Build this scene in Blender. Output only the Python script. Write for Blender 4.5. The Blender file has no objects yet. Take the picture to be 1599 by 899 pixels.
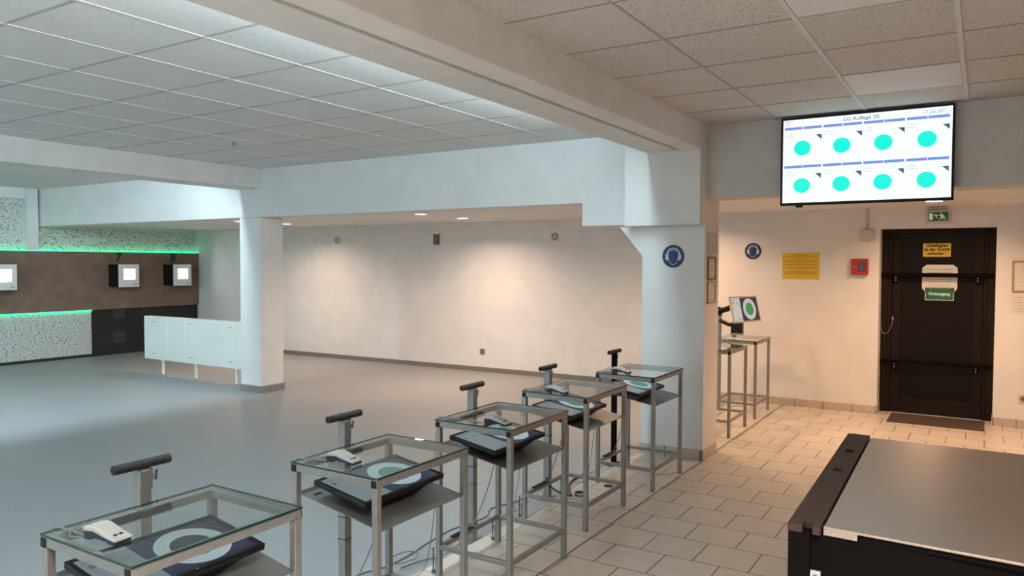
import bpy, bmesh, math, random
from mathutils import Vector, Matrix, Euler
random.seed(7)
S = bpy.context.scene
COL = S.collection
PI = math.pi

# ---------------------------------------------------------------- camera
yaw, pitch, roll = math.radians(32.0), math.radians(1.916), math.radians(0.218)
cam_d = bpy.data.cameras.new('camera')
cam_d.sensor_width = 36.0
cam_d.lens = 1179.85 / 1599 * 36.0
cam_d.clip_start = 0.05
cam = bpy.data.objects.new('camera', cam_d)
COL.objects.link(cam)
_f = Vector((-math.sin(yaw) * math.cos(pitch), math.cos(yaw) * math.cos(pitch), -math.sin(pitch)))
_r = Vector((math.cos(yaw), math.sin(yaw), 0))
_u = _r.cross(_f)
_r2 = _r * math.cos(roll) + _u * math.sin(roll)
_u2 = -_r * math.sin(roll) + _u * math.cos(roll)
cam.matrix_world = Matrix(((_r2.x, _u2.x, -_f.x, 0), (_r2.y, _u2.y, -_f.y, 0), (_r2.z, _u2.z, -_f.z, 1.63), (0, 0, 0, 1)))
S.camera = cam

# ---------------------------------------------------------------- light levels
S.view_settings.view_transform = 'Standard'
S.view_settings.look = 'None'
S.view_settings.gamma = 1.0
S.view_settings.exposure = 0.0
S.view_settings.use_curve_mapping = False
world = bpy.data.worlds.new('world'); S.world = world; world.use_nodes = True
world.node_tree.nodes['Background'].inputs[0].default_value = (0.6, 0.7, 0.75, 1)
world.node_tree.nodes['Background'].inputs[1].default_value = 0.02

COOL = (0.69, 0.91, 1.0)
WARM = (1.0, 0.68, 0.49)
WARM2 = (1.0, 0.60, 0.35)
TUBE_A, TUBE_B = 225.0, 160.0          # emission of the two hidden tube rows


def area_light(name, loc, rot, sx, sy, power, color, spread=180, shape='RECTANGLE'):
    d = bpy.data.lights.new(name, 'AREA'); d.shape = shape; d.size = sx
    if shape in ('RECTANGLE', 'ELLIPSE'):
        d.size_y = sy
    d.energy = power; d.color = color; d.spread = math.radians(spread)
    o = bpy.data.objects.new(name, d); COL.objects.link(o)
    o.location = loc; o.rotation_euler = [math.radians(a) for a in rot]
    return o

DOWN = [  # x, y, watts, colour, visible fixture?
    (-5.97, 7.40, 24, WARM, 'round warm downlight in the niche ceiling, front one of the pair near the beam centre'),
    (-6.03, 8.38, 24, WARM, 'round warm downlight in the niche ceiling, rear one of the pair near the beam centre'),
    (-9.42, 7.41, 17, WARM, 'round warm downlight just left of the free-standing column, behind the white beam'),
    (-9.40, 8.29, 16, WARM, 'round warm downlight just right of the free-standing column, under the niche ceiling'),
    (-0.417, 8.23, 19, WARM2, 'round warm downlight in the low ceiling between television and green exit sign'),
]
HIDDEN_DOWN = [(-2.9, 7.35, 20, WARM2), (-2.9, 8.35, 14, WARM2), (-0.42, 7.22, 22, WARM2), (1.2, 7.6, 17, WARM2)]
for x, y, w, c in HIDDEN_DOWN:
    area_light('downlight_glow', (x, y, 2.222), (0, 0, 0), 0.14, 0, w, c, 150, 'DISK')
# fill lights added out of view to lift the front room and hall
area_light('front_room_fill', (0.2, 0.3, 2.72), (0, 0, 0), 1.15, 0.58, 172, (1.0, 0.935, 0.875), 124)
area_light('front_hall_fill', (-5.0, -2.5, 2.70), (0, 0, 0), 1.2, 0.6, 190, (0.84, 0.93, 1.0))


# ---------------------------------------------------------------- materials
def srgb(r, g, b):
    f = lambda c: (c / 255 / 12.92) if c / 255 <= 0.04045 else ((c / 255 + 0.055) / 1.055) ** 2.4
    return (f(r), f(g), f(b), 1)

def mat(name, col, rough=0.6, metal=0.0, emit=None, estr=0.0, spec=0.5, coat=0.0):
    m = bpy.data.materials.new(name); m.use_nodes = True
    b = m.node_tree.nodes['Principled BSDF']
    b.inputs['Base Color'].default_value = col if len(col) == 4 else (*col, 1)
    b.inputs['Roughness'].default_value = rough
    b.inputs['Metallic'].default_value = metal
    b.inputs['Specular IOR Level'].default_value = spec
    b.inputs['Coat Weight'].default_value = coat
    if emit:
        b.inputs['Emission Color'].default_value = emit if len(emit) == 4 else (*emit, 1)
        b.inputs['Emission Strength'].default_value = estr
    return m

def N(m, t, **kw):
    n = m.node_tree.nodes.new(t)
    for k, v in kw.items():
        setattr(n, k, v)
    return n

def lk(m, a, b):
    m.node_tree.links.new(a, b)

def noise_mat(name, c1, c2, scale, rough=0.6, lo=0.4, hi=0.6, bump=0.0, detail=4, metal=0.0, stretch=(1, 1, 1), spec=0.5, bdist=0.002):
    m = mat(name, c1, rough, metal, spec=spec)
    b = m.node_tree.nodes['Principled BSDF']
    tc = N(m, 'ShaderNodeTexCoord'); mp = N(m, 'ShaderNodeMapping'); mp.inputs['Scale'].default_value = stretch
    nz = N(m, 'ShaderNodeTexNoise'); nz.inputs['Scale'].default_value = scale; nz.inputs['Detail'].default_value = detail
    rp = N(m, 'ShaderNodeValToRGB'); rp.color_ramp.elements[0].position = lo; rp.color_ramp.elements[1].position = hi
    rp.color_ramp.elements[0].color = c1; rp.color_ramp.elements[1].color = c2
    lk(m, tc.outputs['Object'], mp.inputs[0]); lk(m, mp.outputs[0], nz.inputs['Vector'])
    lk(m, nz.outputs['Fac'], rp.inputs[0]); lk(m, rp.outputs[0], b.inputs['Base Color'])
    if bump:
        bp = N(m, 'ShaderNodeBump'); bp.inputs['Strength'].default_value = bump; bp.inputs['Distance'].default_value = bdist
        lk(m, nz.outputs['Fac'], bp.inputs['Height']); lk(m, bp.outputs[0], b.inputs['Normal'])
    return m

M = {}
M['wall'] = noise_mat('white_wall_paint', (0.75, 0.75, 0.74, 1), (0.79, 0.785, 0.775, 1), 3.0, 0.75, bump=0.15)
M['beam'] = noise_mat('white_beam_paint', (0.70, 0.69, 0.67, 1), (0.75, 0.74, 0.72, 1), 4.0, 0.6, bump=0.2)
M['lintel'] = noise_mat('lintel_paint', (0.60, 0.59, 0.57, 1), (0.64, 0.63, 0.61, 1), 4.0, 0.7, bump=0.15)
M['vinyl'] = noise_mat('grey_vinyl_floor', (0.24, 0.253, 0.26, 1), (0.355, 0.37, 0.378, 1), 140, 0.48, 0.35, 0.7, bump=0.02)
M['grid_white'] = mat('grid_bar_white', (0.66, 0.66, 0.655), 0.7)
M['grid_line'] = mat('grid_line_grey', (0.43, 0.43, 0.42), 0.6)
M['grid_line_r'] = mat('grid_line_brown', (0.30, 0.27, 0.245), 0.6)
M['steel'] = noise_mat('grey_painted_steel', (0.255, 0.252, 0.242, 1), (0.29, 0.287, 0.275, 1), 30, 0.42, metal=0.45, bump=0.05)
M['shelf'] = mat('grey_sheet_shelf', (0.17, 0.168, 0.162), 0.4, 0.3)  # base colour darkened to hold the shade under the monitors
M['black'] = mat('black_plastic', (0.0055, 0.0055, 0.006), 0.5, spec=0.3)
M['blackmetal'] = mat('black_metal', (0.004, 0.003, 0.0025), 0.75, spec=0.06)
M['foam'] = noise_mat('dark_foam', (0.014, 0.013, 0.012, 1), (0.03, 0.027, 0.025, 1), 60, 0.9, bump=0.3)
M['foam_brown'] = noise_mat('brown_foam', (0.035, 0.020, 0.014, 1), (0.06, 0.036, 0.026, 1), 60, 0.9, bump=0.3)
M['hole'] = mat('dark_hollow', (0.004, 0.004, 0.004), 0.9)
M['white_plastic'] = mat('white_plastic', (0.45, 0.445, 0.41), 0.45)
M['ivory'] = mat('ivory_plastic', (0.60, 0.54, 0.46), 0.5)
M['navy'] = mat('navy_plastic', (0.010, 0.014, 0.035), 0.4)
M['chrome'] = mat('zinc_metal', (0.55, 0.55, 0.54), 0.3, 1.0)
M['darkzinc'] = mat('dark_zinc', (0.18, 0.18, 0.17), 0.4, 0.8)
M['cable'] = mat('grey_cable', (0.17, 0.17, 0.165), 0.6)
M['radiator'] = mat('white_enamel', (0.80, 0.82, 0.79), 0.35)
M['base_grey'] = mat('grey_skirting', (0.23, 0.235, 0.23), 0.5)
M['base_brown'] = mat('brown_grey_skirting', (0.20, 0.18, 0.16), 0.6)
M['paper'] = mat('white_paper', (0.72, 0.70, 0.66), 0.8)
M['ink'] = mat('faint_ink', (0.40, 0.37, 0.34), 0.8)
M['inkdark'] = mat('black_ink', (0.02, 0.018, 0.015), 0.7)
M['wood'] = mat('light_wood_frame', (0.42, 0.27, 0.12), 0.5)
M['wood_dark'] = mat('brown_wood_frame', (0.22, 0.12, 0.05), 0.5)
M['yellow'] = mat('yellow_sign', (0.72, 0.50, 0.035), 0.6)
M['yellow_ink'] = mat('brown_ink', (0.30, 0.17, 0.01), 0.7)
M['green'] = mat('green_sign', (0.012, 0.13, 0.045), 0.5)
M['blue'] = mat('blue_sign', (0.006, 0.035, 0.16), 0.5)
M['bluedark'] = mat('blue_sign_rim', (0.006, 0.016, 0.07), 0.5)
M['signwhite'] = mat('sign_white', (0.55, 0.62, 0.70), 0.5)
M['red'] = mat('red_enamel', (0.45, 0.015, 0.012), 0.4)
M['dkglass'] = mat('dark_glass', (0.06, 0.012, 0.012), 0.1)
M['door'] = noise_mat('dark_brown_door', (0.010, 0.0052, 0.004, 1), (0.013, 0.0068, 0.005, 1), 30, 0.6, spec=0.22, stretch=(1, 1, 0.1))
M['doorpanel'] = mat('door_panel', (0.0045, 0.003, 0.0025), 0.6, spec=0.2)
M['mat'] = noise_mat('brown_doormat', (0.045, 0.030, 0.022, 1), (0.075, 0.05, 0.037, 1), 200, 0.95, bump=0.6)
M['brass'] = mat('chain_metal', (0.45, 0.38, 0.28), 0.35, 1.0)
M['brownband'] = noise_mat('brown_felt_board', (0.17, 0.108, 0.076, 1), (0.225, 0.148, 0.106, 1), 5, 0.9, 0.3, 0.7, bump=0.1)
M['rubber'] = noise_mat('black_rubber_board', (0.010, 0.0085, 0.008, 1), (0.022, 0.019, 0.018, 1), 9, 0.8, 0.3, 0.75)
M['rubberpatch'] = mat('dark_patch', (0.035, 0.03, 0.028), 0.7)
M['speckle'] = noise_mat('speckled_acoustic_board', (0.10, 0.11, 0.11, 1), (0.66, 0.68, 0.66, 1), 44, 0.9, 0.34, 0.48, bump=0.5, detail=4, stretch=(1, 0.7, 1.5), bdist=0.01)
M['led'] = mat('green_led', (0.0, 0.5, 0.2), 0.5, emit=(0.02, 1.0, 0.32), estr=3.0)
M['boxglow'] = mat('target_glow', (1, 1, 1), 0.5, emit=(1.0, 0.98, 0.92), estr=4.0)
M['boxwhite'] = mat('target_box_white', (0.74, 0.72, 0.70), 0.5)
M['tube'] = mat('tube_glow', (1, 1, 1), 0.5, emit=COOL, estr=TUBE_A)
M['tubeb'] = mat('tube_glow_second', (1, 1, 1), 0.5, emit=COOL, estr=TUBE_B)
M['lens'] = mat('downlight_glow', (1, 1, 1), 0.5, emit=(1.0, 0.93, 0.82), estr=6.0)
M['trimring'] = mat('downlight_trim', (0.8, 0.78, 0.74), 0.5)
M['plate'] = noise_mat('brushed_steel_plate', (0.40, 0.335, 0.285, 1), (0.44, 0.37, 0.315, 1), 90, 0.37, metal=0.85, stretch=(1, 20, 1))
M['strip'] = mat('dark_brown_plastic', (0.045, 0.029, 0.023), 0.6, spec=0.2)
M['cablebk'] = mat('black_cable', (0.01, 0.01, 0.01), 0.5)

# tiled floor: 30 cm tiles in running bond, laid in Y courses
def tile_floor_mat(name, offx, offy, c1, c2, grout, w=0.302, h=0.3, bond=0.5):
    m = mat(name, c1, 0.32)
    b = m.node_tree.nodes['Principled BSDF']
    tc = N(m, 'ShaderNodeTexCoord'); mp = N(m, 'ShaderNodeMapping')
    mp.inputs['Location'].default_value = (offx, offy, 0)
    br = N(m, 'ShaderNodeTexBrick'); br.offset = bond; br.squash = 1
    br.inputs['Scale'].default_value = 1; br.inputs['Mortar Size'].default_value = 0.0042
    br.inputs['Mortar Smooth'].default_value = 0.2
    br.inputs['Brick Width'].default_value = w; br.inputs['Row Height'].default_value = h
    br.inputs['Color1'].default_value = c1; br.inputs['Color2'].default_value = c2; br.inputs['Mortar'].default_value = grout
    nz = N(m, 'ShaderNodeTexNoise'); nz.inputs['Scale'].default_value = 9; nz.inputs['Detail'].default_value = 5
    mx = N(m, 'ShaderNodeMix', data_type='RGBA', blend_type='MULTIPLY'); mx.inputs[0].default_value = 0.18
    lk(m, tc.outputs['Object'], mp.inputs[0]); lk(m, mp.outputs[0], br.inputs['Vector'])
    lk(m, mp.outputs[0], nz.inputs['Vector'])
    lk(m, br.outputs['Color'], mx.inputs[6]); lk(m, nz.outputs['Fac'], mx.inputs[7]); lk(m, mx.outputs[2], b.inputs['Base Color'])
    bp = N(m, 'ShaderNodeBump'); bp.inputs['Strength'].default_value = 0.3; bp.inputs['Distance'].default_value = 0.002; bp.invert = True
    lk(m, br.outputs['Fac'], bp.inputs['Height']); lk(m, bp.outputs[0], b.inputs['Normal'])
    return m
# the vertical joints of the course y in [3.7, 4.0] stand at x = -1.78 + k * 0.302
M['tiles'] = tile_floor_mat('beige_floor_tiles', 1.78 + 0.151 + 6.04, -3.7 + 12.0, (0.62, 0.56, 0.495, 1), (0.65, 0.59, 0.52, 1), (0.12, 0.095, 0.072, 1))
M['tiles_edge'] = tile_floor_mat('beige_edge_tiles', 1.945 + 6.04 + 0.151, -3.407 + 12, (0.62, 0.57, 0.51, 1), (0.65, 0.60, 0.54, 1), (0.19, 0.155, 0.125, 1), w=0.302, h=0.3, bond=0.5)
M['basetile'] = tile_floor_mat('beige_skirting_tiles', 0.0, 0.1, (0.56, 0.48, 0.40, 1), (0.58, 0.50, 0.42, 1), (0.2, 0.14, 0.1, 1), w=0.302, h=1.0)

# mineral-fibre ceiling boards; every board has its own grain
def board_mat(name, c_hi, c_lo, sx, sy, ox, oy, scale, contrast):
    m = mat(name, c_hi, 0.9)
    b = m.node_tree.nodes['Principled BSDF']
    tc = N(m, 'ShaderNodeTexCoord'); mp = N(m, 'ShaderNodeMapping')
    mp.inputs['Location'].default_value = (-ox / sx, -oy / sy, 0); mp.inputs['Scale'].default_value = (1 / sx, 1 / sy, 1)
    fl = N(m, 'ShaderNodeVectorMath', operation='FLOOR')
    wn = N(m, 'ShaderNodeTexWhiteNoise')
    nz = N(m, 'ShaderNodeTexNoise'); nz.inputs['Scale'].default_value = scale; nz.inputs['Detail'].default_value = 3
    rp = N(m, 'ShaderNodeValToRGB'); rp.color_ramp.elements[0].position = 0.33; rp.color_ramp.elements[1].position = 0.47
    rp.color_ramp.elements[0].color = (0, 0, 0, 1)
    mt = N(m, 'ShaderNodeMath', operation='MULTIPLY_ADD'); mt.inputs[1].default_value = contrast; mt.inputs[2].default_value = contrast * 0.4
    inv = N(m, 'ShaderNodeMath', operation='SUBTRACT'); inv.inputs[0].default_value = 1
    pr = N(m, 'ShaderNodeMath', operation='MULTIPLY')
    mx = N(m, 'ShaderNodeMix', data_type='RGBA'); mx.inputs[6].default_value = c_hi; mx.inputs[7].default_value = c_lo
    lk(m, tc.outputs['Object'], mp.inputs[0]); lk(m, mp.outputs[0], fl.inputs[0]); lk(m, fl.outputs[0], wn.inputs['Vector'])
    lk(m, tc.outputs['Object'], nz.inputs['Vector']); lk(m, nz.outputs['Fac'], rp.inputs[0])
    lk(m, wn.outputs['Value'], mt.inputs[0]); lk(m, rp.outputs[0], inv.inputs[1])
    lk(m, inv.outputs[0], pr.inputs[0]); lk(m, mt.outputs[0], pr.inputs[1])
    lk(m, pr.outputs[0], mx.inputs[0]); lk(m, mx.outputs[2], b.inputs['Base Color'])
    bp = N(m, 'ShaderNodeBump'); bp.inputs['Strength'].default_value = 0.25; bp.inputs['Distance'].default_value = 0.003
    lk(m, nz.outputs['Fac'], bp.inputs['Height']); lk(m, bp.outputs[0], b.inputs['Normal'])
    return m
M['board_l'] = board_mat('hall_ceiling_boards', (0.72, 0.725, 0.715, 1), (0.54, 0.54, 0.53, 1), 0.636, 0.638, -3.39, 2.46, 55, 0.35)
M['board_r'] = board_mat('front_ceiling_boards', (0.62, 0.59, 0.56, 1), (0.30, 0.275, 0.25, 1), 0.632, 0.625, -1.39, 3.03, 70, 0.6)
M['panel_r'] = mat('smooth_ceiling_panel', (0.72, 0.71, 0.72), 0.6)

def glass_mat():
    m = bpy.data.materials.new('clear_table_glass'); m.use_nodes = True
    nt = m.node_tree; nt.nodes.remove(nt.nodes['Principled BSDF']); out = nt.nodes['Material Output']
    fr = N(m, 'ShaderNodeFresnel'); fr.inputs['IOR'].default_value = 1.55
    ge = N(m, 'ShaderNodeNewGeometry'); iv = N(m, 'ShaderNodeMath', operation='SUBTRACT'); iv.inputs[0].default_value = 1
    ml = N(m, 'ShaderNodeMath', operation='MULTIPLY'); lk(m, ge.outputs['Backfacing'], iv.inputs[1]); lk(m, iv.outputs[0], ml.inputs[1]); lk(m, fr.outputs[0], ml.inputs[0])
    tr = N(m, 'ShaderNodeBsdfTransparent'); tr.inputs[0].default_value = (0.93, 0.965, 0.95, 1)
    gl = N(m, 'ShaderNodeBsdfGlossy'); gl.inputs['Roughness'].default_value = 0.0; gl.inputs['Color'].default_value = (1, 1, 1, 1)
    mx = N(m, 'ShaderNodeMixShader')
    lk(m, ml.outputs[0], mx.inputs[0]); lk(m, tr.outputs[0], mx.inputs[1]); lk(m, gl.outputs[0], mx.inputs[2]); lk(m, mx.outputs[0], out.inputs[0])
    return m
M['glass'] = glass_mat()
M['glassedge'] = mat('green_glass_edge', (0.012, 0.045, 0.035), 0.15, spec=0.6)

def emis(name, col, s, base=(0.02, 0.02, 0.02)):
    return mat(name, base, 0.25, emit=col, estr=s, spec=0.4)
M['s_bg'] = emis('screen_navy', (0.016, 0.018, 0.07), 0.6)
M['s_panel'] = emis('screen_pale', (0.36, 0.46, 0.49), 0.40)
M['s_ring'] = emis('screen_white', (0.44, 0.56, 0.58), 0.72)
M['s_green'] = emis('screen_green', (0.03, 0.22, 0.16), 0.7)
M['s_dark'] = emis('screen_dark_disc', (0.015, 0.03, 0.05), 0.7)
M['s_ringline'] = emis('screen_pale_ring', (0.33, 0.42, 0.45), 0.5)
M['s_line'] = emis('screen_grey_line', (0.14, 0.19, 0.22), 0.5)
M['s2_ring'] = emis('arm_screen_white', (0.70, 0.66, 0.56), 0.75)
M['s2_green'] = emis('arm_screen_green', (0.01, 0.32, 0.08), 0.75)
M['s2_bg'] = emis('arm_screen_navy', (0.02, 0.014, 0.06), 0.8)
M['tv_bg'] = emis('tv_white', (0.84, 0.96, 1.0), 1.15)
M['tv_cyan'] = emis('tv_cyan', (0.0, 1.0, 0.80), 0.95)
M['tv_blue'] = emis('tv_blue', (0.19, 0.32, 0.92), 0.9)
M['tv_grey'] = emis('tv_grey', (0.08, 0.13, 0.24), 0.85)
M['tv_txt'] = emis('tv_text', (0.16, 0.22, 0.34), 0.9)
M['tv_txt2'] = emis('tv_pale_text', (0.34, 0.45, 0.50), 1.0)
M['tv_red'] = emis('tv_red', (0.9, 0.25, 0.35), 0.9)


# ---------------------------------------------------------------- mesh helpers
class MB:
    def __init__(self):
        self.v = []; self.f = []; self.mi = []; self.mats = []
    def _m(self, m):
        if m not in self.mats:
            self.mats.append(m)
        return self.mats.index(m)
    def add(self, vs, fs, m):
        o = len(self.v); k = self._m(m)
        self.v += [tuple(p) for p in vs]
        for f in fs:
            self.f.append([o + i for i in f]); self.mi.append(k)
        return self
    def box(self, x0, x1, y0, y1, z0, z1, m, mtx=None):
        vs = [Vector(p) for p in ((x0, y0, z0), (x1, y0, z0), (x1, y1, z0), (x0, y1, z0), (x0, y0, z1), (x1, y0, z1), (x1, y1, z1), (x0, y1, z1))]
        if mtx:
            vs = [mtx @ p for p in vs]
        return self.add(vs, [(0, 3, 2, 1), (4, 5, 6, 7), (0, 1, 5, 4), (1, 2, 6, 5), (2, 3, 7, 6), (3, 0, 4, 7)], m)
    def prism(self, poly, a, b, m, axis='z'):
        def P(p, t):
            return {'z': (p[0], p[1], t), 'y': (p[0], t, p[1]), 'x': (t, p[0], p[1])}[axis]
        n = len(poly)
        vs = [P(p, a) for p in poly] + [P(p, b) for p in poly]
        fs = [list(range(n))[::-1], [n + i for i in range(n)]] + [(i, (i + 1) % n, n + (i + 1) % n, n + i) for i in range(n)]
        return self.add(vs, fs, m)
    def disc(self, cx, cy, r, a, b, m, n=40, axis='z', ry=None):
        ry = ry or r
        return self.prism([(cx + r * math.cos(2 * PI * i / n), cy + ry * math.sin(2 * PI * i / n)) for i in range(n)], a, b, m, axis)
    def ring(self, cx, cy, r0, r1, a, b, m, n=48, a0=0, a1=2 * PI):
        full = abs(a1 - a0 - 2 * PI) < 1e-6; k = n if full else n + 1
        an = [a0 + (a1 - a0) * i / n for i in range(k)]
        vs = []
        for r, z in ((r0, a), (r1, a), (r1, b), (r0, b)):
            vs += [(cx + r * math.cos(t), cy + r * math.sin(t), z) for t in an]
        fs = []
        for i in range(n):
            j = (i + 1) % k
            for q in range(4):
                q2 = (q + 1) % 4
                fs.append((q * k + i, q * k + j, q2 * k + j, q2 * k + i))
        if not full:
            fs += [(0, k, 2 * k, 3 * k), (k - 1, 4 * k - 1, 3 * k - 1, 2 * k - 1)]
        return self.add(vs, fs, m)
    def tube(self, pts, r, m, seg=10, caps=True):
        pts = [Vector(p) for p in pts]; vs = []; n = len(pts)
        up = Vector((0, 0, 1))
        for i, p in enumerate(pts):
            t = (pts[min(i + 1, n - 1)] - pts[max(i - 1, 0)]).normalized()
            a = t.cross(up)
            if a.length < 1e-3:
                a = t.cross(Vector((1, 0, 0)))
            a.normalize(); b = t.cross(a).normalized()
            for k in range(seg):
                th = 2 * PI * k / seg
                vs.append(p + a * r * math.cos(th) + b * r * math.sin(th))
        fs = [(i * seg + k, i * seg + (k + 1) % seg, (i + 1) * seg + (k + 1) % seg, (i + 1) * seg + k) for i in range(n - 1) for k in range(seg)]
        if caps:
            fs += [list(range(seg))[::-1], [(n - 1) * seg + k for k in range(seg)]]
        return self.add(vs, fs, m)
    def build(self, name, parent=None, loc=None, rot=None, bevel=0, smooth=False, seg=2):
        me = bpy.data.meshes.new(name); me.from_pydata(self.v, [], self.f)
        for m in self.mats:
            me.materials.append(m)
        me.polygons.foreach_set('material_index', self.mi)
        bm = bmesh.new(); bm.from_mesh(me); bmesh.ops.recalc_face_normals(bm, faces=bm.faces); bm.to_mesh(me); bm.free()
        if smooth:
            me.polygons.foreach_set('use_smooth', [True] * len(me.polygons))
            try:
                me.set_sharp_from_angle(angle=math.radians(35))
            except Exception:
                pass
        o = bpy.data.objects.new(name, me); COL.objects.link(o)
        if parent: o.parent = parent
        if loc: o.location = loc
        if rot: o.rotation_euler = [math.radians(a) for a in rot]
        if bevel:
            md = o.modifiers.new('bevel', 'BEVEL'); md.width = bevel; md.segments = seg; md.limit_method = 'ANGLE'
        return o

def tag(o, label, cat, group=None):
    o['label'] = label; o['category'] = cat
    if group: o['group'] = group
    return o
def struct(o):
    o['kind'] = 'structure'; return o
def thing(name, label, cat, loc=(0, 0, 0), rot=(0, 0, 0), group=None):
    o = bpy.data.objects.new(name, None); COL.objects.link(o); o.empty_display_size = 0.1
    o.location = loc; o.rotation_euler = [math.radians(a) for a in rot]
    return tag(o, label, cat, group)
def kids(o):
    return [c for c in bpy.data.objects if c.parent == o]
def copy_tree(o, parent=None):
    c = o.copy(); COL.objects.link(c); c.parent = parent
    for ch in kids(o):
        copy_tree(ch, c)
    return c
def text(s, size, m, parent, loc=(0, 0, 0), rot=(0, 0, 0), name='lettering', depth=0.0006, fat=0.0, sx=1.0):
    cu = bpy.data.curves.new('t', 'FONT'); cu.body = s; cu.size = size; cu.align_x = 'CENTER'; cu.align_y = 'CENTER'
    cu.extrude = depth; cu.offset = fat; cu.resolution_u = 3
    t = bpy.data.objects.new('t', cu); COL.objects.link(t)
    bpy.context.view_layer.update()
    me = bpy.data.meshes.new_from_object(t.evaluated_get(bpy.context.evaluated_depsgraph_get()))
    bpy.data.objects.remove(t); bpy.data.curves.remove(cu)
    me.materials.clear(); me.materials.append(m)
    for v in me.vertices: v.co.x *= sx
    o = bpy.data.objects.new(name, me); COL.objects.link(o); o.parent = parent
    o.location = loc; o.rotation_euler = [math.radians(a) for a in rot]
    return o
FY = (90, 0, 0)      # a flat thing (local x right, y up, z out) on a wall that faces -Y
FX = (90, 0, 90)     # ... on a wall that faces +X

# ================================================================ SETTING
XR, YN = 3.2, -4.0
# floors
struct(MB().box(-13.2, -2.49, YN, 9.6, -0.2, 0.0, M['vinyl']).build('floor'))
struct(MB().box(-1.943, XR, YN, 9.34, -0.2, 0.0, M['tiles']).build('floor'))
struct(MB().box(-2.49, -1.953, YN, 9.34, -0.2, 0.0, M['tiles_edge']).build('floor'))
struct(MB().box(-1.953, -1.943, YN, 9.04, -0.2, -0.0015, mat('dark_joint', (0.07, 0.055, 0.045), 0.8)).build('trim_1'))
# ceilings
struct(MB().box(-13.2, -2.40, YN, 6.27, 2.77, 2.95, M['board_l']).build('ceiling'))
struct(MB().box(-1.945, XR, YN, 6.12, 2.755, 2.95, M['board_r']).build('ceiling'))
struct(MB().box(-13.2, XR, 6.48, 9.6, 2.235, 2.42, M['wall']).build('ceiling'))
# ceiling grids
g = MB()
x = -3.39
while x > -7.5:
    g.box(x - 0.012, x + 0.012, YN, 6.27, 2.7675, 2.772, M['grid_white'])
    x -= 0.636
y = 2.46 - 0.638 * 10
while y < 6.2:
    if y > YN: g.box(-7.6, -2.42, y - 0.011, y + 0.011, 2.7685, 2.772, M['grid_line'])  # cross joints coloured darker to stand in for their shade
    y += 0.638
struct(g.build('ceiling_grid_hall'))
g = MB()
for x, w, mm in ((-1.39, 0.006, 'grid_line'), (-0.76, 0.012, 'grid_white'), (-0.125, 0.012, 'grid_white'), (0.51, 0.012, 'grid_white'), (1.14, 0.012, 'grid_white'), (1.77, 0.012, 'grid_white')):
    g.box(x - w, x + w, YN, 6.12, 2.7495, 2.757, M[mm])
y = 3.03 - 0.625 * 11
while y < 6.1:
    if y > YN: g.box(-1.945, XR, y - 0.0045, y + 0.0045, 2.7525, 2.757, M['grid_line_r'])
    y += 0.625
struct(g.build('ceiling_grid_front'))
struct(MB().box(-0.745, -0.14, 4.915, 5.52, 2.7515, 2.757, M['panel_r']).box(-0.745, -0.14, 3.04, 3.645, 2.7515, 2.757, M['panel_r']).build('ceiling_panel'))

# walls
struct(MB().box(-13.2, -12.97, YN, 9.6, 0, 2.95, M['wall']).build('wall_target'))
nw = MB().prism([(-13.2, 9.162), (-3.0, 9.443), (-3.0, 9.6), (-13.2, 9.6)], 0, 2.235, M['wall']); struct(nw.build('wall_niche'))
bw = MB()
bw.box(-3.0, -0.965, 9.04, 9.6, 0, 2.235, M['wall']).box(0.10, XR, 9.04, 9.6, 0, 2.235, M['wall']).box(-0.965, 0.10, 9.04, 9.6, 2.012, 2.235, M['wall']).box(-0.965, 0.10, 9.36, 9.6, 0, 2.012, M['wall'])
struct(bw.build('wall_back'))
struct(MB().box(XR, XR + 0.2, YN, 9.6, 0, 2.95, M['wall']).build('wall_right'))
struct(MB().box(-13.2, XR, YN - 0.2, YN, 0, 2.95, M['wall']).build('wall_rear'))

# beams
struct(MB().box(-7.97, -7.57, YN, 6.27, 2.53, 2.77, M['beam']).build('beam_hall', bevel=0.006))
struct(MB().box(-12.97, -2.6, 6.27, 6.63, 2.18, 2.95, M['wall']).build('beam_cross', bevel=0.006))
b = MB().box(-2.40, -2.143, YN, 5.95, 2.545, 2.95, M['beam']).box(-2.107, -1.945, YN, 5.95, 2.545, 2.95, M['beam']).box(-2.143, -2.107, YN, 5.95, 2.60, 2.95, M['grid_line_r'])
struct(b.build('beam_front', bevel=0.004))
struct(MB().box(-1.945, XR, 6.12, 6.48, 2.17, 2.95, M['lintel']).build('lintel_front'))
# columns
struct(MB().box(-7.97, -7.585, 6.27, 6.63, 0, 2.18, M['wall']).build('column_hall', bevel=0.012, seg=3))
struct(MB().box(-7.978, -7.577, 6.262, 6.638, 0, 0.085, M['base_grey']).build('baseboard_column', bevel=0.003))
pm = MB().prism([(-1.945, 0), (-2.49, 0), (-2.49, 1.69), (-2.70, 1.942), (-1.945, 1.942)], 6.09, 6.48, M['wall'], axis='y')
struct(pm.build('column_front', bevel=0.004))
struct(MB().box(-2.60, -1.945, 5.95, 6.48, 1.942, 2.95, M['wall']).build('column_head', bevel=0.004))
struct(MB().box(-3.14, -2.60, 6.235, 6.5, 1.968, 2.27, M['wall']).build('bracket_block', bevel=0.003))
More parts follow.
